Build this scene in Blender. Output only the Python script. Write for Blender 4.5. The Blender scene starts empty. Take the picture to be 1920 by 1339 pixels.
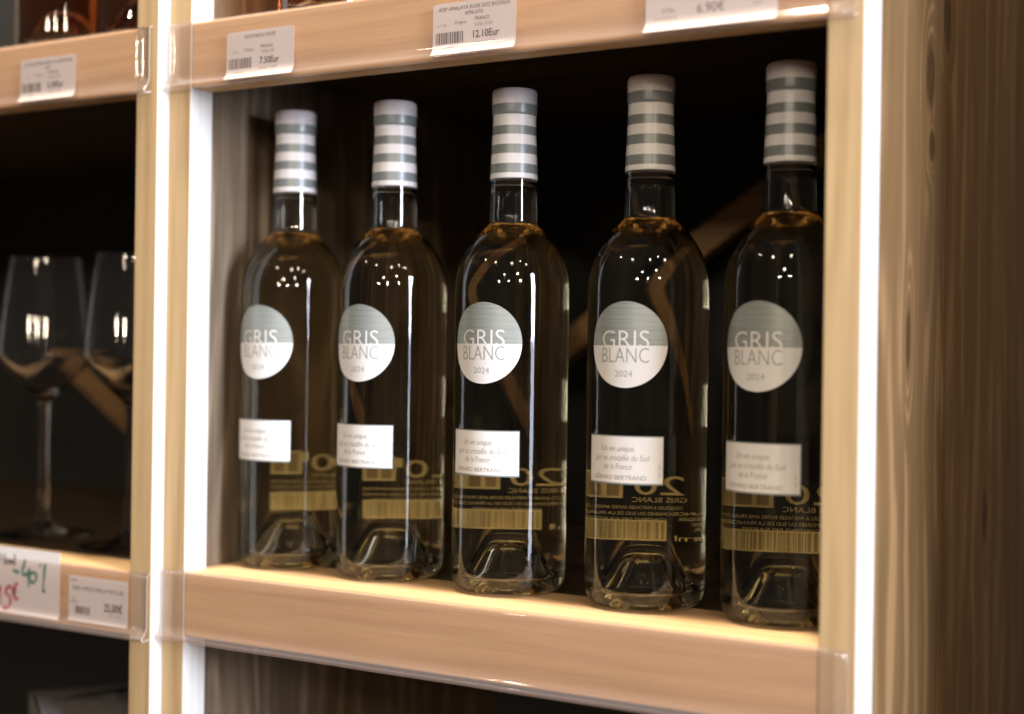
import bpy, bmesh, math, random
from mathutils import Vector, Matrix
random.seed(7)
R = math.radians
S = bpy.context.scene
C = S.collection

# ------------------------------------------------------------------ camera
cam_d = bpy.data.cameras.new('camera')
cam_d.sensor_width = 36.0
cam_d.lens = 50.0
cam_d.clip_start = 0.01
cam_d.clip_end = 60.0
cam = bpy.data.objects.new('camera', cam_d)
C.objects.link(cam)
yaw, pitch, roll = R(30.58), R(-0.08), R(0.80)
fw = Vector((-math.sin(yaw) * math.cos(pitch), math.cos(yaw) * math.cos(pitch), math.sin(pitch)))
rt = Vector((math.cos(yaw), math.sin(yaw), 0))
up = rt.cross(fw)
r2 = math.cos(roll) * rt + math.sin(roll) * up
u2 = -math.sin(roll) * rt + math.cos(roll) * up
M = Matrix((r2, u2, -fw)).transposed().to_4x4()
M.translation = Vector((0.6917, -0.7302, 0.1526))
cam.matrix_world = M
cam_d.dof.use_dof = True
cam_d.dof.focus_distance = 0.890
cam_d.dof.aperture_fstop = 2.8
S.camera = cam

# ------------------------------------------------------------------ world, lamps, exposure
W = bpy.data.worlds.new('World')
S.world = W
W.use_nodes = True
W.node_tree.nodes['Background'].inputs[0].default_value = (1.0, 0.89, 0.78, 1)
W.node_tree.nodes['Background'].inputs[1].default_value = 0.075
S.view_settings.view_transform = 'Standard'
S.view_settings.look = 'None'
S.view_settings.exposure = 0.0
S.view_settings.gamma = 1.0
cy = S.cycles
cy.use_denoising = True
try:
    cy.denoiser = 'OPENIMAGEDENOISE'
    cy.denoising_input_passes = 'RGB_ALBEDO_NORMAL'
except Exception:
    pass
cy.max_bounces = 20
cy.diffuse_bounces = 4
cy.glossy_bounces = 6
cy.transmission_bounces = 20
cy.transparent_max_bounces = 24
cy.caustics_refractive = True
cy.caustics_reflective = False
cy.blur_glossy = 0.4
cy.sample_clamp_indirect = 12.0

def area(name, loc, target, sx, sy, power, col, spread=180):
    l = bpy.data.lights.new(name, 'AREA')
    l.shape = 'RECTANGLE'
    l.size = sx
    l.size_y = sy
    l.energy = power
    l.color = col
    l.spread = R(spread)
    o = bpy.data.objects.new(name, l)
    C.objects.link(o)
    o.location = loc
    d = Vector(target) - Vector(loc)
    o.rotation_euler = d.to_track_quat('-Z', 'Y').to_euler()
    return o

def bulb(name, az, dist, z, power, rad=0.10, col=(1.0, 0.83, 0.64)):
    l = bpy.data.lights.new(name, 'POINT')
    l.energy = power
    l.shadow_soft_size = rad
    l.color = col
    o = bpy.data.objects.new(name, l)
    C.objects.link(o)
    o.location = (0.22 + dist * math.sin(R(az)), -dist * math.cos(R(az)), z)
    return o

# tall daylight shop window far to the right
area('shop_window_light', (3.14, -0.635, 0.80), (0.2, -0.032, 0.80), 0.72, 1.20, 205, (0.86, 0.94, 1.14))
area('shop_window_light', (3.14, -0.635, -0.20), (0.2, -0.032, -0.20), 0.72, 0.78, 19, (0.86, 0.94, 1.14))   # its lower, dimmer panes
# warm ceiling spots of the shop: near, far, and the row right over the cabinets
bulb('ceiling_spot', 30, 2.3, 1.95, 15)
bulb('ceiling_spot', 50, 2.2, 2.05, 12, 0.06)
bulb('ceiling_spot', 64, 2.5, 1.95, 12)
bulb('ceiling_spot', -10, 2.4, 2.00, 15, 0.08)
bulb('ceiling_spot', -40, 2.6, 2.10, 13, 0.06)
bulb('ceiling_spot', 42, 4.2, 1.95, 60)
bulb('ceiling_spot', 14, 4.6, 1.95, 60, 0.12)
bulb('ceiling_spot', 24, 7.5, 1.90, 285, 0.16)
bulb('ceiling_spot', 4, 7.8, 1.90, 285, 0.14)
bulb('ceiling_spot', 47, 7.2, 1.90, 240, 0.16)
bulb('ceiling_spot', -48, 0.33, 1.90, 185, 0.05, (1, .92, .79))
bulb('ceiling_spot', 58, 0.40, 1.90, 185, 0.05, (1, .92, .79))

# ------------------------------------------------------------------ node helpers
class NT:
    def __init__(s, name):
        s.m = bpy.data.materials.new(name)
        s.m.use_nodes = True
        s.t = s.m.node_tree
        s.t.nodes.clear()
        s.out = s.t.nodes.new('ShaderNodeOutputMaterial')
    def n(s, kind, **kw):
        x = s.t.nodes.new(kind)
        for k, v in kw.items():
            setattr(x, k, v)
        return x
    def put(s, sock, v):
        if v is None:
            return
        if isinstance(v, bpy.types.NodeSocket):
            s.t.links.new(v, sock)
        elif isinstance(v, (tuple, list)):
            sock.default_value = tuple(v) + ((1,) if len(v) == 3 and len(sock.default_value) == 4 else ())
        else:
            sock.default_value = v
    def math(s, op, a, b=None, c=None, clamp=False):
        x = s.n('ShaderNodeMath', operation=op, use_clamp=clamp)
        s.put(x.inputs[0], a); s.put(x.inputs[1], b); s.put(x.inputs[2], c)
        return x.outputs[0]
    def add(s, a, b): return s.math('ADD', a, b)
    def mul(s, a, b): return s.math('MULTIPLY', a, b)
    def comb(s, a, b, c):
        x = s.n('ShaderNodeCombineXYZ')
        for i, v in enumerate((a, b, c)): s.put(x.inputs[i], v)
        return x.outputs[0]
    def obj_xyz(s, jitter=True):
        tc = s.n('ShaderNodeTexCoord')
        v = tc.outputs['Object']
        if jitter:
            oi = s.n('ShaderNodeObjectInfo')
            vm = s.n('ShaderNodeVectorMath', operation='MULTIPLY_ADD')
            s.t.links.new(oi.outputs['Random'], vm.inputs[0])
            vm.inputs[1].default_value = (3.1, 5.3, 7.7)
            s.t.links.new(v, vm.inputs[2])
            v = vm.outputs[0]
        sp = s.n('ShaderNodeSeparateXYZ')
        s.t.links.new(v, sp.inputs[0])
        return sp.outputs[0], sp.outputs[1], sp.outputs[2]
    def noise(s, vec, scale=1.0, detail=2.0, rough=0.5):
        x = s.n('ShaderNodeTexNoise')
        s.put(x.inputs['Vector'], vec)
        x.inputs['Scale'].default_value = scale
        x.inputs['Detail'].default_value = detail
        x.inputs['Roughness'].default_value = rough
        return x.outputs['Fac']
    def mixc(s, f, a, b, blend='MIX'):
        x = s.n('ShaderNodeMix', data_type='RGBA', blend_type=blend)
        s.put(x.inputs[0], f); s.put(x.inputs[6], a); s.put(x.inputs[7], b)
        return x.outputs[2]
    def ramp(s, f, lo, hi):
        x = s.n('ShaderNodeMapRange', interpolation_type='SMOOTHSTEP')
        s.put(x.inputs[0], f); x.inputs[1].default_value = lo; x.inputs[2].default_value = hi
        return x.outputs[0]
    def bsdf(s, col, rough=0.5, **kw):
        x = s.n('ShaderNodeBsdfPrincipled')
        s.put(x.inputs['Base Color'], col); s.put(x.inputs['Roughness'], rough)
        for k, v in kw.items(): s.put(x.inputs[k.replace('_', ' ')], v)
        return x
    def bump(s, h, strength=0.3, dist=0.0004):
        x = s.n('ShaderNodeBump')
        x.inputs['Strength'].default_value = strength
        x.inputs['Distance'].default_value = dist
        s.put(x.inputs['Height'], h)
        return x.outputs[0]
    def done(s, shader):
        s.t.links.new(shader.outputs[0] if hasattr(shader, 'outputs') else shader, s.out.inputs['Surface'])
        return s.m

def wood(name, axis, light, dark, ring=90.0, warp=1.3, rough=0.5, ring_amt=0.55, fib_amt=0.35, knots=(), spec=0.35,
         blotch=0.25, jitter=True, inv=False):
    """procedural timber; axis = grain direction 0/1/2; knots = (a, g, half width, half height) in object space"""
    k = NT(name)
    xyz = k.obj_xyz(jitter)
    g = xyz[axis]
    a, b = [xyz[i] for i in ((1, 0) if axis == 2 else (2, 1) if axis == 0 else (0, 2))]
    low = k.noise(k.comb(k.mul(a, 9), k.mul(b, 9), k.mul(g, 2.2)), 1, 2)
    low2 = k.noise(k.comb(k.mul(a, 45), k.mul(b, 45), k.mul(g, 5)), 1, 2)
    v = k.add(k.mul(a, ring), k.mul(b, ring * 0.45))
    v = k.add(v, k.mul(low, warp * 9))
    v = k.add(v, k.mul(low2, warp * 1.6))
    kd = None
    for (ka, kg, wa, wg) in knots:
        da = k.math('DIVIDE', k.math('SUBTRACT', a, ka), wa)
        dg = k.math('DIVIDE', k.math('SUBTRACT', g, kg), wg)
        d2 = k.add(k.mul(da, da), k.mul(dg, dg))
        d2 = k.add(d2, k.mul(k.math('SUBTRACT', low2, 0.5), 0.9))
        ex = k.math('EXPONENT', k.mul(d2, -0.42))
        v = k.add(v, k.mul(ex, 3.6))
        m = k.math('SUBTRACT', 1.0, k.ramp(d2, 0.25, 1.3))
        kd = m if kd is None else k.math('MAXIMUM', kd, m)
    sn = k.math('SINE', k.mul(v, 6.2832))
    rg = k.math('POWER', k.math('MULTIPLY_ADD', sn, 0.5, 0.5), 1.8)
    fib = k.noise(k.comb(k.mul(a, 1500), k.mul(b, 1500), k.mul(g, 22)), 1, 2, 0.6)
    fib2 = k.noise(k.comb(k.mul(a, 260), k.mul(b, 260), k.mul(g, 5)), 1, 2, 0.6)
    bl = k.noise(k.comb(k.mul(a, 25), k.mul(b, 25), k.mul(g, 7)), 1, 3)
    amp = k.ramp(k.noise(k.comb(k.mul(a, 70), k.mul(b, 70), k.mul(g, 3)), 1, 2), 0.25, 0.7)
    rt = k.mul(k.mul(rg, amp), ring_amt * 1.5)
    if inv:
        rt = k.math('SUBTRACT', 0.62, k.mul(k.math('POWER', rt, 1.6), 1.5))
    f = k.add(rt, k.mul(k.ramp(fib, 0.35, 0.75), fib_amt))
    f = k.add(f, k.mul(k.ramp(fib2, 0.35, 0.7), fib_amt * 0.8))
    f = k.math('ADD', f, k.mul(k.math('SUBTRACT', bl, 0.5), blotch * 2), clamp=True)
    col = k.mixc(f, light, dark)
    if kd is not None:
        kc = tuple(c * q for c, q in zip(dark, (0.55, 0.42, 0.35)))
        col = k.mixc(k.mul(kd, 0.85), col, kc)
    nrm = k.bump(k.add(k.mul(rg, 0.5), fib), 0.25, 0.00025)
    rr = k.math('MULTIPLY_ADD', fib2, 0.2, rough - 0.1)
    return k.done(k.bsdf(col, rr, Normal=nrm, Specular_IOR_Level=spec))

def plain(name, col, rough=0.6, noise_amt=0.06, scale=300, **kw):
    k = NT(name)
    x, y, z = k.obj_xyz()
    n = k.noise(k.comb(x, y, z), scale, 3)
    f = k.math('MULTIPLY_ADD', n, noise_amt * 2, 1 - noise_amt)
    c = k.n('ShaderNodeVectorMath', operation='SCALE')
    c.inputs[0].default_value = col
    k.put(c.inputs['Scale'], f)
    return k.done(k.bsdf(c.outputs[0], rough, **kw))

# ------------------------------------------------------------------ materials
PINE_V = wood('pine_vertical', 2, (0.520, 0.368, 0.196), (0.39, 0.245, 0.110), ring=150, warp=0.4, ring_amt=0.42)
PINE_H = wood('pine_horizontal', 0, (0.69, 0.440, 0.222), (0.52, 0.292, 0.126), ring=95, warp=0.6, ring_amt=0.28, fib_amt=0.28)
STAIN_V = wood('stained_pine_vertical', 2, (0.280, 0.205, 0.135), (0.100, 0.070, 0.043), ring=45, warp=0.8, ring_amt=0.55,
               fib_amt=0.30, rough=0.42, blotch=0.3, inv=True)
ZO = PITCH0 = 0.3336 + 0.0445 + 0.03
STAIN_K = wood('stained_pine_knotty', 2, (0.225, 0.130, 0.056), (0.094, 0.050, 0.0165), ring=30, warp=0.6, ring_amt=0.55,
               fib_amt=0.10, rough=0.45, blotch=0.32, jitter=False, inv=True,
               knots=((0.136, 0.325 + ZO, 0.011, 0.022), (0.175, 0.368 + ZO, 0.010, 0.022), (0.094, 0.165 + ZO, 0.0055, 0.024),
                      (0.142, 0.283 + ZO, 0.008, 0.010), (0.30, 0.045 + ZO, 0.008, 0.02)))
STAIN_SHADE_H = wood('stained_shaded_shelf', 0, (0.105, 0.068, 0.038), (0.045, 0.028, 0.015), ring=70, warp=0.9, rough=0.5)  # stain tone also holds the shade at the back of the shelf
BRACE = wood('brace_pine', 0, (0.29, 0.165, 0.068), (0.14, 0.075, 0.028), ring=160, warp=0.6, rough=0.6, ring_amt=0.7)
WHITEPAINT = wood('white_painted_batten', 2, (0.58, 0.56, 0.52), (0.46, 0.44, 0.40), ring=120, warp=0.4, ring_amt=0.25, fib_amt=0.2, rough=0.5)
BLACK = plain('darkness_sheet', (0.012, 0.012, 0.012), 0.85)  # near-black colour stands in for the dark behind the braces
PAPER = plain('label_paper', (0.86, 0.83, 0.79), 0.55, 0.03, 900)
TAGPAPER = plain('tag_paper', (0.78, 0.74, 0.73), 0.6, 0.03, 700)
INK = plain('tag_ink', (0.085, 0.07, 0.07), 0.6)
INKSOFT = plain('tag_ink_faded', (0.24, 0.20, 0.20), 0.6)
GREYINK = plain('label_grey_ink', (0.235, 0.255, 0.245), 0.5)
GREYINK2 = plain('label_text_grey', (0.33, 0.33, 0.32), 0.5)
FOILW = plain('capsule_white', (0.80, 0.76, 0.74), 0.34, 0.03, 500)
FOILTOP = plain('capsule_top_pearl', (0.72, 0.66, 0.64), 0.42, 0.04, 900)
GREEN = plain('green_marker', (0.01, 0.22, 0.15), 0.6)
RED = plain('red_marker', (0.55, 0.012, 0.02), 0.6)
BLACKPEN = plain('black_marker', (0.03, 0.03, 0.04), 0.6)
PRINT = plain('back_print_cream', (0.62, 0.55, 0.34), 0.6, 0.05)
PRINTINK = plain('back_print_ink', (0.30, 0.25, 0.14), 0.6)
CORK = plain('cork', (0.42, 0.27, 0.15), 0.8, 0.3, 500)
BLOCKERM = plain('blocker_brown', (0.11, 0.065, 0.03), 0.85, 0.08, 40)  # dark warm brown, so the added blocker bounces little light on the panel
CARTON = plain('grey_carton', (0.15, 0.14, 0.14), 0.7, 0.10, 60)
CARTONIN = plain('carton_inside', (0.012, 0.011, 0.010), 0.9)

def foil_grey():
    k = NT('capsule_grey')
    x, y, z = k.obj_xyz(False)
    n = k.noise(k.comb(k.mul(x, 60), k.mul(y, 60), k.mul(z, 1500)), 1, 2)
    col = k.mixc(n, (0.195, 0.215, 0.21), (0.265, 0.285, 0.275))
    return k.done(k.bsdf(col, 0.34, Metallic=0.12))
FOILG = foil_grey()

def label_grey():
    # brushed silvery grey print: fine horizontal lines
    k = NT('label_silver_grey')
    x, y, z = k.obj_xyz(False)
    n = k.noise(k.comb(k.mul(x, 40), k.mul(y, 40), k.mul(z, 2200)), 1, 2)
    col = k.mixc(k.ramp(n, 0.3, 0.7), (0.30, 0.325, 0.30), (0.40, 0.425, 0.395))
    return k.done(k.bsdf(col, 0.38, Metallic=0.25))
LABELG = label_grey()

def glass(name, ior, col=(1, 1, 1), absorb=None, dens=0.0, waves=0.0):
    k = NT(name)
    g = k.n('ShaderNodeBsdfGlass')
    g.inputs['Color'].default_value = (*col, 1)
    g.inputs['Roughness'].default_value = 0.0
    g.inputs['IOR'].default_value = ior
    if waves:
        x, y, z = k.obj_xyz()
        n = k.noise(k.comb(k.mul(x, 90), k.mul(y, 90), k.mul(z, 35)), 1, 1)
        k.put(g.inputs['Normal'], k.bump(n, waves, 0.0006))
    if absorb:
        v = k.n('ShaderNodeVolumeAbsorption')
        v.inputs['Color'].default_value = (*absorb, 1)
        v.inputs['Density'].default_value = dens
        k.t.links.new(v.outputs[0], k.out.inputs['Volume'])
    return k.done(g)
GLASS = glass('bottle_glass', 1.52, (0.97, 0.985, 0.965), waves=0.12)
WINE = glass('pale_gold_wine', 1.345 / 1.52, (1, 1, 1), (0.97, 0.72, 0.19), 7.4)
WINER = glass('amber_rose_wine', 1.345 / 1.52, (1, 1, 1), (0.82, 0.48, 0.20), 62.0)
CLEAR = glass('clear_crystal', 1.50)

def plastic(name, haze, gloss_rough=0.06):
    k = NT(name)
    tr = k.n('ShaderNodeBsdfTransparent'); tr.inputs[0].default_value = (0.97, 0.94, 0.92, 1)
    df = k.n('ShaderNodeBsdfDiffuse'); df.inputs[0].default_value = (0.80, 0.68, 0.66, 1)
    gl = k.n('ShaderNodeBsdfGlossy'); gl.inputs['Roughness'].default_value = gloss_rough
    x, y, z = k.obj_xyz()
    n = k.noise(k.comb(k.mul(x, 18), k.mul(y, 18), k.mul(z, 70)), 1, 2)
    k.put(gl.inputs['Normal'], k.bump(n, 0.25, 0.0012))
    m1 = k.n('ShaderNodeMixShader'); k.put(m1.inputs[0], haze)
    k.t.links.new(tr.outputs[0], m1.inputs[1]); k.t.links.new(df.outputs[0], m1.inputs[2])
    lw = k.n('ShaderNodeLayerWeight'); lw.inputs[0].default_value = 0.5
    fr = k.math('MULTIPLY_ADD', k.math('POWER', lw.outputs['Facing'], 5.0), 0.55, 0.05)
    m2 = k.n('ShaderNodeMixShader'); k.put(m2.inputs[0], fr)
    k.t.links.new(m1.outputs[0], m2.inputs[1]); k.t.links.new(gl.outputs[0], m2.inputs[2])
    return k.done(m2)
PLASTIC = plastic('clear_pvc', 0.055)
PLASTICEDGE = plastic('clear_pvc_cut_edge', 0.45, 0.2)

# ------------------------------------------------------------------ object helpers
def link_mesh(name, verts, faces, mats, parent=None, origin=(0, 0, 0), smooth=False, midx=None):
    me = bpy.data.meshes.new(name)
    o0 = Vector(origin)
    me.from_pydata([tuple(Vector(v) - o0) for v in verts], [], faces)
    if not isinstance(mats, (list, tuple)):
        mats = [mats]
    for m in mats:
        me.materials.append(m)
    if midx:
        for p, i in zip(me.polygons, midx): p.material_index = i
    if smooth:
        for p in me.polygons: p.use_smooth = True
    me.update()
    ob = bpy.data.objects.new(name, me)
    C.objects.link(ob)
    if parent is not None:
        ob.parent = parent
    else:
        ob.location = origin
    return ob

def tag(o, label=None, cat=None, group=None, kind=None):
    if label: o['label'] = label
    if cat: o['category'] = cat
    if group: o['group'] = group
    if kind: o['kind'] = kind
    return o

def empty(name, loc, label, cat, group=None):
    o = bpy.data.objects.new(name, None)
    o.empty_display_size = 0.02
    C.objects.link(o)
    o.location = loc
    return tag(o, label, cat, group)

def box(name, lo, hi, mat, parent=None, bev=0.0012, origin=(0, 0, 0), M=None):
    bm = bmesh.new()
    bmesh.ops.create_cube(bm, size=1)
    for v in bm.verts:
        v.co = Vector([lo[i] + (v.co[i] + 0.5) * (hi[i] - lo[i]) for i in range(3)])
    if bev:
        bmesh.ops.bevel(bm, geom=bm.edges[:], offset=bev, segments=2, affect='EDGES', profile=0.5)
    if M is not None:
        bmesh.ops.transform(bm, matrix=M, verts=bm.verts)
    bmesh.ops.translate(bm, verts=bm.verts, vec=-Vector(origin))
    me = bpy.data.meshes.new(name)
    bm.to_mesh(me); bm.free()
    me.materials.append(mat)
    ob = bpy.data.objects.new(name, me)
    C.objects.link(ob)
    if parent is not None: ob.parent = parent
    else: ob.location = origin
    return ob

def lathe_data(prof, n=96, closed_top=True, closed_bot=True):
    """prof: list of (r, z) bottom to top or any order; r=0 makes a pole"""
    verts, faces, rows = [], [], []
    for (r, z) in prof:
        if r < 1e-6:
            rows.append([len(verts)]); verts.append((0, 0, z))
        else:
            rows.append(list(range(len(verts), len(verts) + n)))
            for i in range(n):
                a = 2 * math.pi * i / n
                verts.append((r * math.cos(a), r * math.sin(a), z))
    for p, q in zip(rows, rows[1:]):
        for i in range(n):
            j = (i + 1) % n
            if len(p) == 1 and len(q) == 1: continue
            if len(p) == 1: faces.append((p[0], q[j], q[i]))
            elif len(q) == 1: faces.append((p[i], p[j], q[0]))
            else: faces.append((p[i], p[j], q[j], q[i]))
    return verts, faces

def smooth_curve(pts, sub=6):
    """Catmull-Rom through (r, z) points"""
    out = []
    P = [pts[0]] + list(pts) + [pts[-1]]
    for i in range(1, len(P) - 2):
        p0, p1, p2, p3 = P[i - 1], P[i], P[i + 1], P[i + 2]
        for s in range(sub):
            t = s / sub
            out.append(tuple(0.5 * (2 * b + (c - a) * t + (2 * a - 5 * b + 4 * c - d) * t * t + (3 * b - a - 3 * c + d) * t ** 3)
                             for a, b, c, d in zip(p0, p1, p2, p3)))
    out.append(pts[-1])
    return [(max(0.0, r), z) for r, z in out]

def text_geo(body, size, align='CENTER', xscale=1.0, shear=0.0, offset=0.0, spacing=1.0, width=None):
    """flat text outline -> (verts [(x, y)], faces) centred on its baseline"""
    cu = bpy.data.curves.new('text', 'FONT')
    cu.body = body
    cu.size = size
    cu.align_x = align
    cu.shear = shear
    cu.offset = offset
    cu.space_character = spacing
    cu.resolution_u = 3
    ob = bpy.data.objects.new('text', cu)
    C.objects.link(ob)
    dg = bpy.context.evaluated_depsgraph_get()
    me = ob.evaluated_get(dg).to_mesh()
    vs = [(v.co.x * xscale, v.co.y) for v in me.vertices]
    fs = [tuple(p.vertices) for p in me.polygons]
    ob.evaluated_get(dg).to_mesh_clear()
    bpy.data.objects.remove(ob)
    bpy.data.curves.remove(cu)
    if width and vs:
        x0 = min(v[0] for v in vs); x1 = max(v[0] for v in vs)
        k = width / max(x1 - x0, 1e-9)
        if align == 'CENTER':
            c = (x0 + x1) / 2
            vs = [((x - c) * k, y) for x, y in vs]
        else:
            vs = [((x - x0) * k, y) for x, y in vs]
    return vs, fs

def merge(parts):
    V, F = [], []
    for v, f in parts:
        o = len(V)
        V += v
        F += [tuple(i + o for i in q) for q in f]
    return V, F

def shift(g, dx, dy):
    return [(x + dx, y + dy) for x, y in g[0]], g[1]

def rects(lst):
    V, F = [], []
    for (x0, x1, y0, y1) in lst:
        n = max(1, int((x1 - x0) / 0.002))
        for i in range(n):
            a = x0 + (x1 - x0) * i / n; b = x0 + (x1 - x0) * (i + 1) / n
            o = len(V)
            V += [(a, y0), (b, y0), (b, y1), (a, y1)]
            F.append((o, o + 1, o + 2, o + 3))
    return V, F

def barcode(x0, x1, y0, y1, seed=1, fill=0.5):
    rnd = random.Random(seed)
    L, x = [], x0
    unit = (x1 - x0) / 60
    while x < x1 - unit:
        w = unit * rnd.choice((0.8, 0.8, 1.5, 2.4))
        L.append((x, min(x + w, x1), y0, y1))
        x += w + unit * rnd.choice((0.7, 0.9, 1.4, 2.0)) * (1 - fill) * 2
    return rects(L)

# ------------------------------------------------------------------ the two shelf cabinets
OW, OH, RH = 0.4509, 0.3336, 0.0445      # opening width, opening height, rail height
PITCH = OH + RH
PW = 0.0200                              # post width
PD = 0.0220                              # batten depth
DEPTH = 0.46

def planks(n, lo, hi, axis, gap=0.0005):
    L = (hi - lo) / n
    return [(lo + i * L + gap / 2, lo + (i + 1) * L - gap / 2) for i in range(n)]

def cabinet(base, x0, x1, y0, zsh, label, right_depth, knotty, lip):  # lip = rear edge of the shelf strip coloured as lit
    """x0, x1 = inner edges of the posts; y0 = front plane"""
    e = empty('shelf_cabinet', base, label, 'cabinet', 'pine display cabinets side by side')
    zb, zt = -PITCH - 0.03, 2 * PITCH - 0.10
    B = lambda nm, lo, hi, m, **k: box(nm, lo, hi, m, e, origin=base, **k)
    for ob in (B('post', (x0 - PW, y0, zb), (x0, y0 + PD, zt), PINE_V, bev=0.0006),
               B('post', (x1, y0, zb), (x1 + PW, y0 + right_depth, zt), PINE_V, bev=0.0006)):
        ob.data.materials.append(WHITEPAINT)      # the sides of the battens are painted white
        for p in ob.data.polygons:
            if abs(p.normal.x) > 0.9: p.material_index = 1
    for zz in (-PITCH, 0, PITCH):
        z1 = zz + zsh
        B('rail', (x0 + 0.0003, y0 + 0.0004, z1 - RH), (x1 - 0.0003, y0 + PD - 0.001, z1), PINE_H)
        B('shelf_lit_front', (x0 - 0.006, y0 + PD + 0.0003, z1 - 0.019), (x1 + 0.006, y0 + lip, z1 - 0.0006), PINE_H, bev=0.0006)  # pale strip stands for the lit front of the shelf
        for (a, b) in planks(3, y0 + lip + 0.0005, y0 + DEPTH - 0.03, 1):
            B('shelf_board', (x0 - 0.006, a, z1 - 0.019), (x1 + 0.006, b, z1 - 0.0008), STAIN_SHADE_H, bev=0.0006)  # darker boards carry the shade behind the bottles in their colour
    # side panels: glued-up planks behind the posts
    for (xa, xb, ys, mat) in ((x0 - PW, x0 - 0.0075, y0 + PD, STAIN_V), (x1 + 0.0075, x1 + PW - 0.0004, y0 + right_depth, knotty)):
        sp = None
        for (a, b) in planks(3, ys + 0.0003, y0 + DEPTH, 1, 0.0004):
            B('side_panel_plank', (xa, a, zb), (xb, b, zt), mat, bev=0.0005)
    B('dark_back_sheet', (x0 - 0.007, y0 + DEPTH - 0.029, zb), (x1 + 0.007, y0 + DEPTH - 0.021, zt), BLACK, bev=0)  # black sheet put in for the darkness behind the braces
    return e

cab = cabinet((0, 0, -PITCH - 0.03), 0.0, OW, 0.0, 0.0,
              'pale pine shelf cabinet with brown stained side panel, holding the five striped-neck bottles', 0.0305, STAIN_K, 0.076)
cabl = cabinet((-0.45, 0, -PITCH - 0.03), -0.86, -0.0400, -0.0112, -0.0020,
               'pale pine shelf cabinet at the left edge, holding the empty wine glasses', 0.0225, STAIN_V, 0.044)

def brace(parent, base, p, q, wid, yb):
    p = Vector((p[0], 0, p[1])); q = Vector((q[0], 0, q[1]))
    d = (q - p); L = d.length; d.normalize()
    n = Vector((-d.z, 0, d.x))
    Mx = Matrix(((d.x, 0, n.x, p.x), (d.y, 1, n.y, yb), (d.z, 0, n.z, p.z), (0, 0, 0, 1)))
    return box('back_brace', (0, 0, -wid / 2), (L, 0.018, wid / 2), BRACE, parent, 0.0012, base, Mx)
brace(cab, (0, 0, -PITCH - 0.03), (-0.02, 0.0800), (0.375, 0.3490), 0.0225, 0.36)
brace(cabl, (-0.45, 0, -PITCH - 0.03), (-0.525, 0.155), (-0.30, 0.008), 0.026, 0.345)

# unseen light blocker added beside the cabinet, just outside the picture: it keeps the window light off the back of the side panel
light_blocker = box('light_blocker', (0.80, 0.025, -0.6), (0.92, 1.2, 1.1), BLOCKERM, bev=0.002)
tag(light_blocker, kind='structure')

# ------------------------------------------------------------------ clear label holders on the rails
LIP, LIPH = 0.0048, 0.0085
def holder_y(z, zb):
    s = min(1.0, max(0.0, (zb + LIPH - z) / LIPH))
    return -0.0030 - LIP * s * s

def holder(x0, x1, zb, zt, y0, label):
    prof = []
    # front sheet: from the rail top, over a small hook, down to the curled lip and back to the rail
    prof.append((0.0035, zt + 0.0012)); prof.append((0.0, zt + 0.0016)); prof.append((-0.0020, zt + 0.0012))
    prof.append((-0.0030, zt - 0.0008))
    N = 14
    for i in range(N + 1):
        z = zt - 0.004 - (zt - 0.004 - zb) * i / N
        prof.append((holder_y(z, zb), z))
    for i in range(8):
        z = zb + LIPH * (1 - (i + 1) / 8.0)
        prof.append((holder_y(z, zb), z))
    prof = sorted(set(prof[4:]), key=lambda p: -p[1])
    prof = [(0.0030, zt + 0.0010), (0.0, zt + 0.0014), (-0.0022, zt + 0.0008), (-0.0030, zt - 0.0010)] + prof
    prof += [(-0.0072, zb - 0.0010), (-0.0055, zb - 0.0014), (-0.0010, zb - 0.0004)]
    T = 0.0006
    off = []
    for i, (y, z) in enumerate(prof):
        a = prof[max(0, i - 1)]; b = prof[min(len(prof) - 1, i + 1)]
        t = Vector((b[0] - a[0], b[1] - a[1])).normalized()
        off.append((y + t.y * T, z - t.x * T))      # offset to the front
    segs = 30
    V, F, MI = [], [], []
    m = len(prof)
    rnd = random.Random(int((x0 + 3) * 1000))
    for i in range(segs + 1):
        x = x0 + (x1 - x0) * i / segs
        w = 0.00025 * math.sin(i * 0.9 + rnd.random())
        for (y, z) in prof: V.append((x, y + y0 + w, z))
        for (y, z) in off: V.append((x, y + y0 + w, z))
    st = 2 * m
    for i in range(segs):
        for j in range(m - 1):
            a = i * st + j; b = a + st
            F.append((a, b, b + 1, a + 1)); MI.append(0)
            F.append((a + m, a + m + 1, b + m + 1, b + m)); MI.append(0)
        a = i * st; b = a + st
        F.append((a, a + m, b + m, b)); MI.append(1)
        F.append((a + m - 1, b + m - 1, b + 2 * m - 1, a + 2 * m - 1)); MI.append(1)
    for base in (0, segs * st):
        for j in range(m - 1):
            F.append((base + j, base + j + 1, base + m + j + 1, base + m + j)); MI.append(1)
    o = link_mesh('label_holder', V, F, [PLASTIC, PLASTICEDGE], None, ((x0 + x1) / 2, y0, zb), True, MI)
    return tag(o, label, 'label holder', 'clear plastic label holders clipped on the rails')

holder(-0.0203, 0.4670, 0.3338, 0.3768, 0.0, 'clear plastic label strip on the rail above the five bottles')
holder(-0.0203, 0.4680, -0.0455, -0.0012, 0.0, 'clear plastic label strip without tags on the rail below the five bottles')
holder(-0.88, -0.0252, 0.3318, 0.3750, -0.0112, 'clear plastic label strip above the wine glasses in the left cabinet')
holder(-0.88, -0.0206, -0.0465, -0.0035, -0.0112, 'clear plastic label strip below the wine glasses in the left cabinet')

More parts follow.
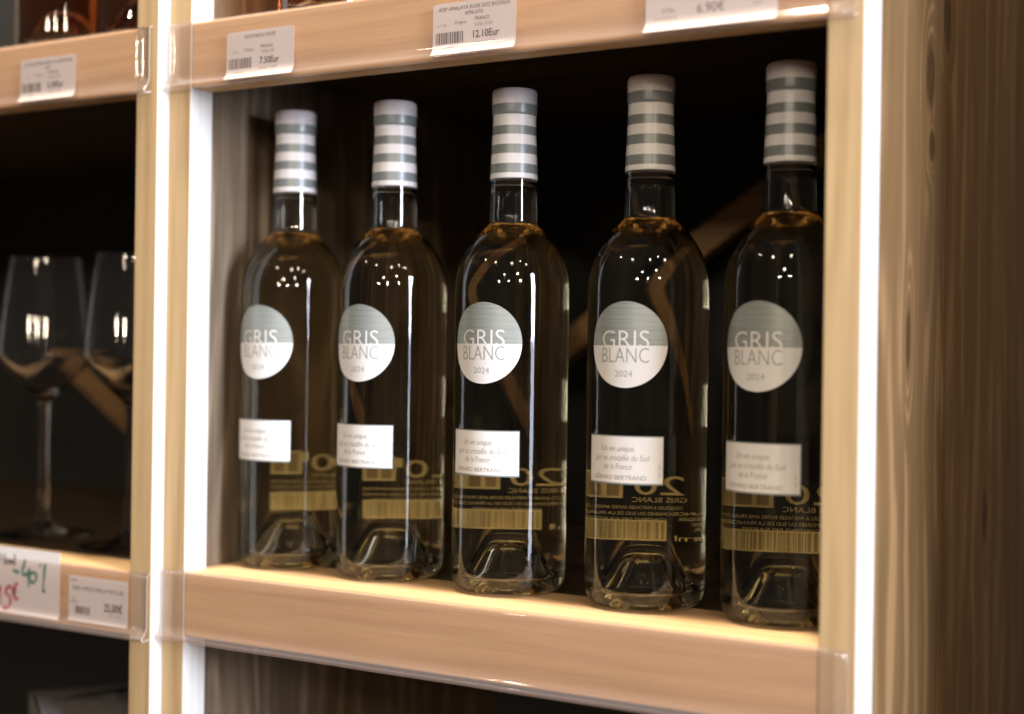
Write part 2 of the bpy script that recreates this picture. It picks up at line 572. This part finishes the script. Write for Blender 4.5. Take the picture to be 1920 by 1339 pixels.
# ------------------------------------------------------------------ price tags (bent sheets slipped into the holders)
def price_tag(name, x0, x1, zb, zt, y0, hz, label, scallop=True, tilt=0.0, cat='price tag', corner=0.0):
    """returns (object, mapper) : mapper puts tag-plane (x, z) geometry onto the bent sheet"""
    def fy(z, d=0.0):
        return y0 + holder_y(max(z, hz), hz) + 0.0007 - d
    def mp(x, z, d=0.0):
        c, s = math.cos(tilt), math.sin(tilt)
        cx, cz = (x0 + x1) / 2, (zb + zt) / 2
        dx, dz = x - cx, z - cz
        X, Z = cx + c * dx - s * dz, cz + s * dx + c * dz
        return (X, fy(Z, d), Z)
    nx, nz = 44, 14
    V, F = [], []
    for i in range(nx + 1):
        for j in range(nz + 1):
            x = x0 + (x1 - x0) * i / nx
            z = zb + (zt - zb) * (j / nz) ** 1.5
            if scallop and j == 0: z += 0.0004 * (i % 2)
            if corner:
                dxe = min(x - x0, x1 - x); dze = min(zt - z, 1)
                if dxe < corner and dze < corner:
                    z -= (corner - dxe) * 0.35 * (1 - dze / corner)
            V.append(mp(x, z))
    n1 = len(V)
    T = 0.00018
    V += [(x, y + T, z) for x, y, z in V]
    for i in range(nx):
        for j in range(nz):
            a = i * (nz + 1) + j; b = a + nz + 1
            F.append((a, b, b + 1, a + 1)); F.append((n1 + a, n1 + a + 1, n1 + b + 1, n1 + b))
    edge = [i * (nz + 1) for i in range(nx + 1)] + [nx * (nz + 1) + j for j in range(1, nz + 1)] + \
           [i * (nz + 1) + nz for i in range(nx - 1, -1, -1)] + [j for j in range(nz - 1, 0, -1)]
    for a, b in zip(edge, edge[1:] + edge[:1]): F.append((b, a, n1 + a, n1 + b))
    o = link_mesh(name, V, F, TAGPAPER, None, ((x0 + x1) / 2, y0, zb), False)
    tag(o, label, cat, 'price tags in the label holders' if cat == 'price tag' else None)
    org = ((x0 + x1) / 2, y0, zb)
    def put(nm, geo, mat):
        V = [mp(x, z, 0.00008) for x, z in geo[0]]
        return link_mesh(nm, V, geo[1], mat, o, org)
    return o, put

def shop_tag(x0, zb, y0, hz, title, title2, origin, price, label, seed, w=0.058, h=0.032, tilt=0.0, strong=True, unit='Prix Kg/l : 16.1333'):
    o, put = price_tag('price_tag', x0, x0 + w, zb, zb + h, y0, hz, label, tilt=tilt, corner=0.003)
    X = lambda t: x0 + w * t
    Z = lambda t: zb + h * t
    ink = INK
    parts = [shift(text_geo(title, 0.0034, width=w * (0.86 if len(title) > 18 else 0.46)), X(.5), Z(.845))]
    if title2: parts.append(shift(text_geo(title2, 0.0034, xscale=.85), X(.5), Z(.735)))
    parts.append(shift(text_geo(origin[0], 0.0031, xscale=.9), X(.60), Z(.61)))
    put('lettering', merge(parts), ink)
    put('small_print', merge([shift(text_geo('n° 197', 0.0022), X(.12), Z(.55)), shift(text_geo('Origine', 0.0030, xscale=.9), X(.34), Z(.575)),
                              shift(text_geo(origin[1], 0.0029, xscale=.9), X(.62), Z(.50)),
                              shift(text_geo(unit, 0.0021), X(.62), Z(.175)), shift(text_geo('3760123456', 0.0016), X(.2), Z(.13))]), INKSOFT)
    put('price_lettering', shift(text_geo(price, 0.0062, xscale=.86, offset=0.00012), X(.64), Z(.285)), ink)
    put('barcode', barcode(X(.04), X(.375), Z(.22), Z(.44), seed), INK)
    return o

shop_tag(0.2018, 0.3353, 0.0, 0.3338, 'AOP AMALAYA ROSE 2022 BODEGA', 'AMALAYA', ('FRANCE', '0.75L/13.5%'), '12.10Eur',
         'white price tag reading 12.10Eur with barcode, above the middle bottle', 3, w=0.0592)
shop_tag(0.0345, 0.3350, 0.0, 0.3338, 'DON PAOLU ROSE', '', ('FRANCE', '0.75L/12%'), '7.50Eur',
         'white price tag reading 7.50Eur with barcode, above the leftmost bottle', 5, strong=False, unit='Prix Kg/l : 10.0000')
shop_tag(-0.1555, 0.3330, -0.0112, 0.3318, 'AP MEDITERRANEE LA CAPITANE', '2022', ('FRANCE', '0.75L/12.5%'), '5.50Eur',
         'blurred white price tag with barcode in the left cabinet, above the wine glasses', 9, w=0.0575, h=0.0312, unit='Prix Kg/l : 7.3333')
o, put = price_tag('price_tag', 0.3460, 0.4240, 0.3345, 0.3715, 0.0, 0.3338, 'larger white price tag reading 6.90€, cut by the top of the picture', scallop=False)
put('price_lettering', shift(text_geo('6.90€', 0.0080, xscale=.9), 0.3855, 0.3430), INKSOFT)
put('lettering', merge([shift(text_geo('ROSE DE PROVENCE 2023', 0.0040, xscale=.9), 0.385, 0.3660),
                        shift(text_geo('MEDITERRANEE', 0.0036), 0.385, 0.3555)]), INKSOFT)
for t_, sz_, x_, z_ in (('0.75L', 0.0036, 0.3600, 0.3452), ('1L=9.20 EUR', 0.0026, 0.3580, 0.3410), ('TTC', 0.0024, 0.4020, 0.3490), ('10/24', 0.0024, 0.4120, 0.3440)):
    put('small_print', shift(text_geo(t_, sz_), x_, z_), GREYINK2)

# tag under the glasses
o, put = price_tag('price_tag', -0.0978, -0.0398, -0.0415, -0.0092, -0.0112, -0.0465, 'white price tag reading 25,00€ under the wine glasses', tilt=0.0)
put('lettering', merge([shift(text_geo('VERRES', 0.0022, 'LEFT'), -0.0962, -0.0130),
                        shift(text_geo('SERIE 6 PIEDS OPEN UP 40 CL X6', 0.0040, width=0.0500), -0.0690, -0.0190)]), INK)
for t_, sz_, al_, x_, z_ in (('x 6.00', 0.0022, 'LEFT', -0.0962, -0.0258), ('25000000', 0.0022, 'LEFT', -0.0970, -0.0285), ('PU : 4.17 €', 0.0024, 'CENTER', -0.0515, -0.0352)):
    put('small_print', shift(text_geo(t_, sz_, al_), x_, z_), INKSOFT)
put('price_lettering', shift(text_geo('25,00€', 0.0078, xscale=.80, offset=0.0002), -0.0535, -0.0318), INK)
put('barcode', barcode(-0.0915, -0.0765, -0.0360, -0.0305, 21), INK)

# handwritten discount card
card, putc = price_tag('discount_card', -0.2500, -0.1072, -0.0425, 0.0055, -0.0112, -0.0465,
                       'white card with handwritten green -40% and red 15€', scallop=False, cat='sign')
def strokes(paths, w):
    V, F = [], []
    for pth in paths:
        P = smooth_curve([(x + 10, z) for x, z in pth], 6)
        P = [(x - 10, z) for x, z in P]
        for i, (x, z) in enumerate(P):
            a = P[max(0, i - 1)]; b = P[min(len(P) - 1, i + 1)]
            t = Vector((b[0] - a[0], b[1] - a[1]))
            t = t.normalized() if t.length > 0 else Vector((1, 0))
            ww = w * (0.42 + 0.12 * math.sin(i * 0.5))
            o = len(V)
            V += [(x - t.y * ww, z + t.x * ww), (x + t.y * ww, z - t.x * ww)]
            if i: F.append((o - 2, o - 1, o + 1, o))
    return V, F
def scr(paths, ox, oz, s):
    return [[(ox + x * s, oz + z * s) for x, z in p] for p in paths]
# green  - 4 0 %
dash = [[(0, .42), (.42, .36)]]
four = [[(.30, 1.05), (.12, .55), (.16, .38), (.52, .46)], [(.55, .70), (.50, .30), (.52, -.12)]]
zero = [[(.28, .62), (.08, .48), (.05, .22), (.25, .10), (.45, .26), (.45, .52), (.28, .62)]]
pct = [[(.34, 1.05), (.28, .5), (.24, -.10), (.34, -.05)], [(.02, .98), (.08, .88)]]
g = scr(dash, -0.1570, -0.0185, 0.0175) + scr(four, -0.1485, -0.0200, 0.0170) + scr(zero, -0.1390, -0.0200, 0.0155) + scr(pct, -0.1285, -0.0215, 0.0175)
putc('green_handwriting', strokes(g, 0.0028), GREEN)
one = [[(.0, .55), (.22, .95), (.20, .0)]]
five = [[(.64, 1.0), (.30, .96)], [(.30, .96), (.24, .62), (.50, .54), (.56, .20), (.30, -.10), (.06, -.02)]]
euro = [[(.50, .88), (.28, .80), (.16, .42), (.34, .06), (.56, .16)], [(.02, .56), (.40, .60)], [(.02, .38), (.36, .40)]]
g = scr(one, -0.1735, -0.0385, 0.0150) + scr(five, -0.1675, -0.0385, 0.0150) + scr(euro, -0.1580, -0.0330, 0.0140)
putc('red_handwriting', strokes(g, 0.0028), RED)
vv = [[(-1.2, .9), (-.95, .1), (-.75, .95)], [(-.5, .9), (-.5, .2)], [(.0, .95), (-.02, .1), (.30, .12)], [(.22, .6), (.24, .0)],
      [(.45, .45), (.48, .08), (.62, .42), (.74, .08)], [(.85, .5), (.88, .08), (1.05, .45), (1.15, .1)], [(1.3, .95), (1.34, .0)]]
putc('black_handwriting', strokes(scr(vv, -0.1660, -0.0075, 0.0085), 0.0014), BLACKPEN)

# ------------------------------------------------------------------ wine bottles
BR = 0.0374
OUT = smooth_curve([(0.0265, 0.0004), (0.0320, 0.0010), (0.0352, 0.0036), (0.0368, 0.0085), (0.0373, 0.016), (BR, 0.030)], 4) + \
      [(BR, 0.06), (BR, 0.10), (BR, 0.14), (BR, 0.17)] + \
      smooth_curve([(BR, 0.188), (0.0372, 0.1978), (0.0362, 0.2055), (0.0342, 0.2128), (0.0313, 0.2195), (0.0275, 0.2256), (0.0230, 0.2310),
                    (0.0185, 0.2348), (0.0162, 0.2376), (0.0156, 0.2425)], 5) + \
      [(0.0154, 0.2550), (0.0152, 0.2700), (0.0138, 0.3050)]
PUNT = [(0.0, 0.0320), (0.0060, 0.0316), (0.0095, 0.0290), (0.0120, 0.0240), (0.0165, 0.0140), (0.0215, 0.0048), (0.0252, 0.0010)]
GLASS_PROF = smooth_curve(PUNT, 3) + OUT + [(0.0136, 0.3150), (0.0120, 0.3160), (0.0, 0.3160)]
WINE_PROF = smooth_curve([(0.0, 0.0375), (0.0075, 0.0368), (0.0116, 0.0335), (0.0150, 0.0260), (0.0205, 0.0155), (0.0258, 0.0102),
                          (0.0308, 0.0102), (0.0338, 0.0140), (0.0347, 0.0200), (0.0349, 0.0300)], 4) + \
            [(0.0349, 0.06), (0.0349, 0.10), (0.0349, 0.15)] + \
            smooth_curve([(0.0349, 0.187), (0.0347, 0.1965), (0.0337, 0.2042), (0.0318, 0.2112), (0.0290, 0.2178), (0.0252, 0.2238),
                          (0.0208, 0.2290), (0.0160, 0.2330), (0.0130, 0.2366), (0.0120, 0.2425)], 5) + \
            [(0.0117, 0.2550), (0.0116, 0.2655), (0.0, 0.2655)]
CORK_PROF = [(0.0, 0.2700), (0.0098, 0.2700), (0.0100, 0.2710), (0.0100, 0.3158), (0.0, 0.3158)]

def cyl(geo, rad, az, zc):
    """bend flat (x, z) geometry round the bottle; az = direction of its centre, measured from -Y towards +X"""
    out = []
    for x, z in geo[0]:
        a = az + x / rad
        out.append((rad * math.sin(a), -rad * math.cos(a), z + zc))
    return out, geo[1]

def disc(rad, z0, z1, nx=36):
    """slice of a disc of radius rad between heights z0 and z1, as columns"""
    V, F = [], []
    nz = 16
    for j in range(nz + 1):
        t0, t1 = math.asin(z0 / rad), math.asin(z1 / rad)
        z = rad * math.sin(t0 + (t1 - t0) * j / nz)
        hw = math.sqrt(max(0.0, rad * rad - z * z))
        # super-ellipse a touch, the printed oval is a little squarish
        for i in range(nx + 1):
            V.append((-hw + 2 * hw * i / nx, z))
    for j in range(nz):
        for i in range(nx):
            a = j * (nx + 1) + i
            F.append((a, a + 1, a + nx + 2, a + nx + 1))
    return V, F

def lathe_obj(name, prof, mat, parent, n=96, midx=None, mats=None):
    V, F = lathe_data(prof, n)
    return link_mesh(name, V, F, mats or mat, parent, (0, 0, 0), True, midx)

def build_bottle(name, wine, labels=True):
    e = bpy.data.objects.new(name, None)
    e.empty_display_size = 0.02
    C.objects.link(e)
    lathe_obj('glass_body', GLASS_PROF, GLASS, e, 128)
    lathe_obj('wine', WINE_PROF, wine, e, 128)
    lathe_obj('cork', CORK_PROF, CORK, e, 32)
    # capsule with printed bands, material by height
    bands = [0.2667, 0.2702, 0.2763, 0.2828, 0.2888, 0.2952, 0.3010, 0.3072, 0.3090, 0.3152, 0.3254]
    base = [(0.0155, 0.2667), (0.0156, 0.2675), (0.0154, 0.2702), (0.0152, 0.2763), (0.0149, 0.2828), (0.0147, 0.2888), (0.0144, 0.2952),
            (0.0142, 0.3010), (0.0140, 0.3072), (0.0141, 0.3082), (0.01455, 0.3090), (0.0147, 0.3100), (0.0147, 0.3152), (0.01475, 0.3200),
            (0.0147, 0.3232), (0.0142, 0.3247), (0.0130, 0.3254), (0.0, 0.3255)]
    V, F = lathe_data([(0.0149, 0.2668)] + base, 64)
    mi = []
    for f in F:
        z = sum(V[i][2] for i in f) / len(f)
        if z > 0.3152: mi.append(2)
        elif z > 0.3085: mi.append(1)
        elif z > 0.3010: mi.append(0)
        elif z > 0.2952: mi.append(1)
        elif z > 0.2888: mi.append(0)
        elif z > 0.2828: mi.append(1)
        elif z > 0.2763: mi.append(0)
        elif z > 0.2702: mi.append(1)
        else: mi.append(0)
    link_mesh('striped_capsule', V, F, [FOILW, FOILG, FOILTOP], e, (0, 0, 0), True, mi)
    if not labels:
        return e
    rp = BR + 0.00012
    az = R(2)
    # round label, upper part silver grey, lower part white
    zc, rr = 0.1597, 0.0258
    d1 = disc(rr, -0.0005, rr * 0.9999); d2 = disc(rr, -rr * 0.9999, -0.0005)
    V1, F1 = cyl(d1, rp, az, zc); V2, F2 = cyl(d2, rp, az, zc)
    V, F = merge([(V1, F1), (V2, F2)])
    lab = link_mesh('round_label', V, F, [LABELG, PAPER], e, (0, 0, 0), True, [0] * len(F1) + [1] * len(F2))
    def onlab(nm, geo, mat, par, zz, d=0.00010):
        V, F = cyl(geo, rp + d, az, zz)
        return link_mesh(nm, V, F, mat, par)
    onlab('white_lettering', shift(text_geo('GRIS', 0.0150, width=0.0312, offset=-0.00012), -0.0008, 0.0), PAPER, lab, zc - 0.0018)
    onlab('grey_lettering', merge([shift(text_geo('BLANC', 0.0132, width=0.0312, offset=-0.00022), -0.0008, 0.0)]), GREYINK2, lab, zc - 0.0108, 0.00016)
    onlab('vintage_lettering', shift(text_geo('2024', 0.0054, width=0.0112, offset=-0.00006), -0.0008, 0.0), GREYINK2, lab, zc - 0.0192)
    # rectangular label with thin grey border lines top and bottom
    zr, hh, ww = 0.0908, 0.0146, 0.0258
    V, F = cyl(rects([(-ww, ww, -hh, hh)]), rp, az, zr)
    rl = link_mesh('rectangular_label', V, F, PAPER, e, (0, 0, 0), True)
    onlab('grey_border', rects([(-ww, ww, hh - 0.0007, hh), (-ww, ww, -hh, -hh + 0.0010), (ww - 0.0004, ww, -hh, hh), (-ww, -ww + 0.0004, -hh, hh)]), GREYINK, rl, zr)
    it = dict(shear=0.28, xscale=0.78, offset=-0.00003)
    onlab('script_lettering', merge([shift(text_geo('Un vin unique,', 0.0051, **it), -0.0030, 0.0052),
                                     shift(text_geo('pur et cristallin du Sud', 0.0051, **it), -0.0012, -0.0004),
                                     shift(text_geo('de la France', 0.0051, **it), -0.0030, -0.0056)]), GREYINK2, rl, zr)
    onlab('maker_lettering', shift(text_geo('GÉRARD BERTRAND', 0.0037, width=0.0360), -0.0025, -0.0117), GREYINK2, rl, zr)
    onlab('edge_lettering', [(x * 0 + (0.0238 - y), x) for x, y in text_geo('SEC - DRY', 0.0016)[0]] and
          ([(0.0238 - y, x - 0.006) for x, y in text_geo('SEC - DRY', 0.0016)[0]], text_geo('SEC - DRY', 0.0016)[1]), GREYINK2, rl, zr)
    # print on the back of the bottle, read from behind
    azb = math.pi
    D = R(1) * BR
    X = lambda deg: deg * D
    geo = [rects([(X(14), X(54), -0.0135, -0.0005)]),
           rects([(X(36), X(54), 0.0130, 0.0300), (X(32), X(36), 0.0225, 0.0290)])]
    geo += [shift(text_geo('20', 0.0175, width=X(25)), X(18), 0.0155)]
    geo += [shift(text_geo('GRIS BLANC', 0.0045, width=X(27)), X(18), 0.0108)]
    for i, (t, a, b) in enumerate((('TOUJOURS A PARTAGER ENTRE AMIS FRAIS', 6, 54), ('DOMAINES DU SUD DE LA FRANCE', 10, 54),
                                   ('CONTIENT DES SULFITES', 14, 50))):
        geo.append(shift(text_geo(t, 0.0030, width=X(b - a)), X((a + b) / 2), 0.0063 - i * 0.0038))
    for i, (t, a, b) in enumerate((('PRODUIT DE FRANCE', -30, 10), ('INDICATION PROTEGEE', -30, 8), ('SERVIR FRAIS', -30, 3), ('A CONSOMMER', -30, 3))):
        geo.append(shift(text_geo(t, 0.0028, width=X(b - a)), X((a + b) / 2), 0.0028 - i * 0.0034))
    geo.append(shift(text_geo('750 ml', 0.0052, width=X(26)), X(-3), -0.0135))
    geo.append(shift(text_geo('12% vol', 0.0045, width=X(22)), X(-35), -0.0135))
    V, F = cyl(merge(geo), BR + 0.00012, azb, 0.0500)
    bp = link_mesh('back_print', V, F, PRINT, e)
    V, F = cyl(merge([barcode(X(15), X(53), -0.0125, -0.0015, 11), rects([(X(38), X(44), 0.0145, 0.0285), (X(46), X(52), 0.0145, 0.0285)])]), BR + 0.00004, azb, 0.0500)
    link_mesh('back_barcode', V, F, PRINTINK, bp)
    return e

def copy_tree(o, parent=None):
    c = o.copy()
    C.objects.link(c)
    if parent is not None: c.parent = parent
    for ch in list(o.children): copy_tree(ch, c)
    return c

proto = build_bottle('wine_bottle', WINE)
spots = [(0.0330, 0.0734, -2.6, 'striped-neck wine bottle nearest the white left post, first of the five'),
         (0.1211, 0.0727, -3.4, 'second striped-neck wine bottle from the left post'),
         (0.2181, 0.0704, -0.2, 'middle one of five striped-neck wine bottles, with the sharpest label'),
         (0.3159, 0.0708, 0.6, 'fourth striped-neck wine bottle from the left, in front of the diagonal brace'),
         (0.4063, 0.0706, -10.5, 'darkest striped-neck wine bottle, at the right and half hidden by the right post')]
for i, (x, y, rz, lab) in enumerate(spots):
    b = proto if i == 0 else copy_tree(proto)
    b.location = (x, y, 0.0)
    b.rotation_euler = (0, 0, R(rz))
    tag(b, lab, 'bottle', 'five bottles with grey and white striped capsules')
    for ch in b.children:                     # every bottle was labelled by itself: small shifts
        if ch.name.startswith(('round_label', 'rectangular_label')):
            ch.rotation_euler[2] = R(random.uniform(-1.6, 1.6))
            ch.location[2] = random.uniform(-0.0005, 0.0005)
        if ch.name.startswith('wine'):
            ch.location[2] = 0.0
        if ch.name.startswith('striped_capsule'):
            ch.rotation_euler[2] = random.uniform(0, 6)

rose = build_bottle('wine_bottle', WINER, labels=False)
for i, (x, y, z, lab) in enumerate(((-0.178, 0.0480, PITCH - 0.002, 'dark bottle base on the shelf above the wine glasses, left one'),
                                    (-0.0900, 0.0480, PITCH - 0.002, 'dark bottle base above the wine glasses, right one beside the post'),
                                    (0.0780, 0.0560, PITCH, 'amber bottle base above the 7.50 price tag, cut by the picture top'))):
    b = rose if i == 0 else copy_tree(rose)
    b.location = (x, y, z)
    tag(b, lab, 'bottle', 'amber bottles on the upper shelf')

# ------------------------------------------------------------------ wine glasses
def build_glass():
    e = bpy.data.objects.new('wine_glass', None)
    e.empty_display_size = 0.02
    C.objects.link(e)
    k = 0.2290 / 0.2295
    outer = [(0.0390, 0.0008), (0.0392, 0.0016), (0.0360, 0.0027), (0.0200, 0.0050), (0.0090, 0.0085), (0.0055, 0.0140), (0.0044, 0.0260), (0.0039, 0.0500),
             (0.0038, 0.0800), (0.0042, 0.1020), (0.0062, 0.1120), (0.0130, 0.1195), (0.0250, 0.1310), (0.0345, 0.1430), (0.0376, 0.1530)]
    bowl_o = [(0.0372, 0.1600), (0.0345, 0.1850), (0.0312, 0.2100), (0.0288, 0.2270), (0.0284, 0.2292)]
    bowl_i = [(0.0278, 0.2292), (0.0281, 0.2270), (0.0304, 0.2100), (0.0337, 0.1850), (0.0363, 0.1600), (0.0366, 0.1532), (0.0336, 0.1438), (0.0243, 0.1322),
              (0.0120, 0.1212), (0.0, 0.1175)]
    foot = smooth_curve(outer, 4)
    lathe_obj('bowl', [(0.0, 0.1110)] + [p for p in foot if p[1] > 0.1112] + smooth_curve(bowl_o, 3) + smooth_curve(bowl_i, 3), CLEAR, e, 96)
    lathe_obj('stem_and_foot', [(0.0, 0.0010), (0.0380, 0.0006)] + [p for p in foot if p[1] < 0.1105] + [(0.0058, 0.1108), (0.0, 0.1108)], CLEAR, e, 96)
    return e
wg = build_glass()
for i, (x, y, lab) in enumerate(((-0.2416, 0.0882, 'empty stemmed wine glass at the left edge of the picture'),
                                 (-0.1335, 0.0800, 'empty stemmed wine glass half hidden behind the left cabinet post'))):
    b = wg if i == 0 else copy_tree(wg)
    b.location = (x, y, -0.0022)
    b.rotation_euler = (0, 0, 0.7 * i)
    tag(b, lab, 'wine glass', 'wine glasses on the left shelf')

# ------------------------------------------------------------------ carton in the lower left compartment
zf = -PITCH - 0.0028
cb = empty('carton', (-0.15, 0.10, zf), 'grey carton with a dark hand hole in the lower left compartment', 'carton')
d = Vector((0.577, 0.816)); nn = Vector((0.816, -0.577))
P0 = Vector((-0.218, 0.056))
ztop = -0.122
def cpt(s, t, z): p = P0 + d * s + nn * t; return (p.x, p.y, z)
Lc, Wc = 0.19, 0.105
V = [cpt(0, 0, zf), cpt(Lc, 0, zf), cpt(Lc, Wc, zf), cpt(0, Wc, zf), cpt(0, 0, ztop), cpt(Lc, 0, ztop), cpt(Lc, Wc, ztop), cpt(0, Wc, ztop)]
link_mesh('carton_body', V, [(0, 1, 5, 4), (1, 2, 6, 5), (2, 3, 7, 6), (3, 0, 4, 7), (0, 3, 2, 1)], CARTON, cb, (-0.15, 0.10, zf))
# arched lid with an almond hole
NS, NW = 30, 20
V, F, H = [], [], []
cs, ct = 0.075, 0.062
for i in range(NS + 1):
    for j in range(NW + 1):
        s, t = Lc * i / NS, Wc * j / NW
        V.append(cpt(s, t, ztop + 0.006 * math.sin(math.pi * j / NW)))
for i in range(NS):
    for j in range(NW):
        s, t = Lc * (i + .5) / NS, Wc * (j + .5) / NW
        if abs((s - cs) / 0.062) < 1 and abs(t - ct) < 0.020 * (1 - ((s - cs) / 0.062) ** 2): continue
        a = i * (NW + 1) + j; b = a + NW + 1
        F.append((a, b, b + 1, a + 1))
lid = link_mesh('carton_lid', V, F, CARTON, cb, (-0.15, 0.10, zf), True)
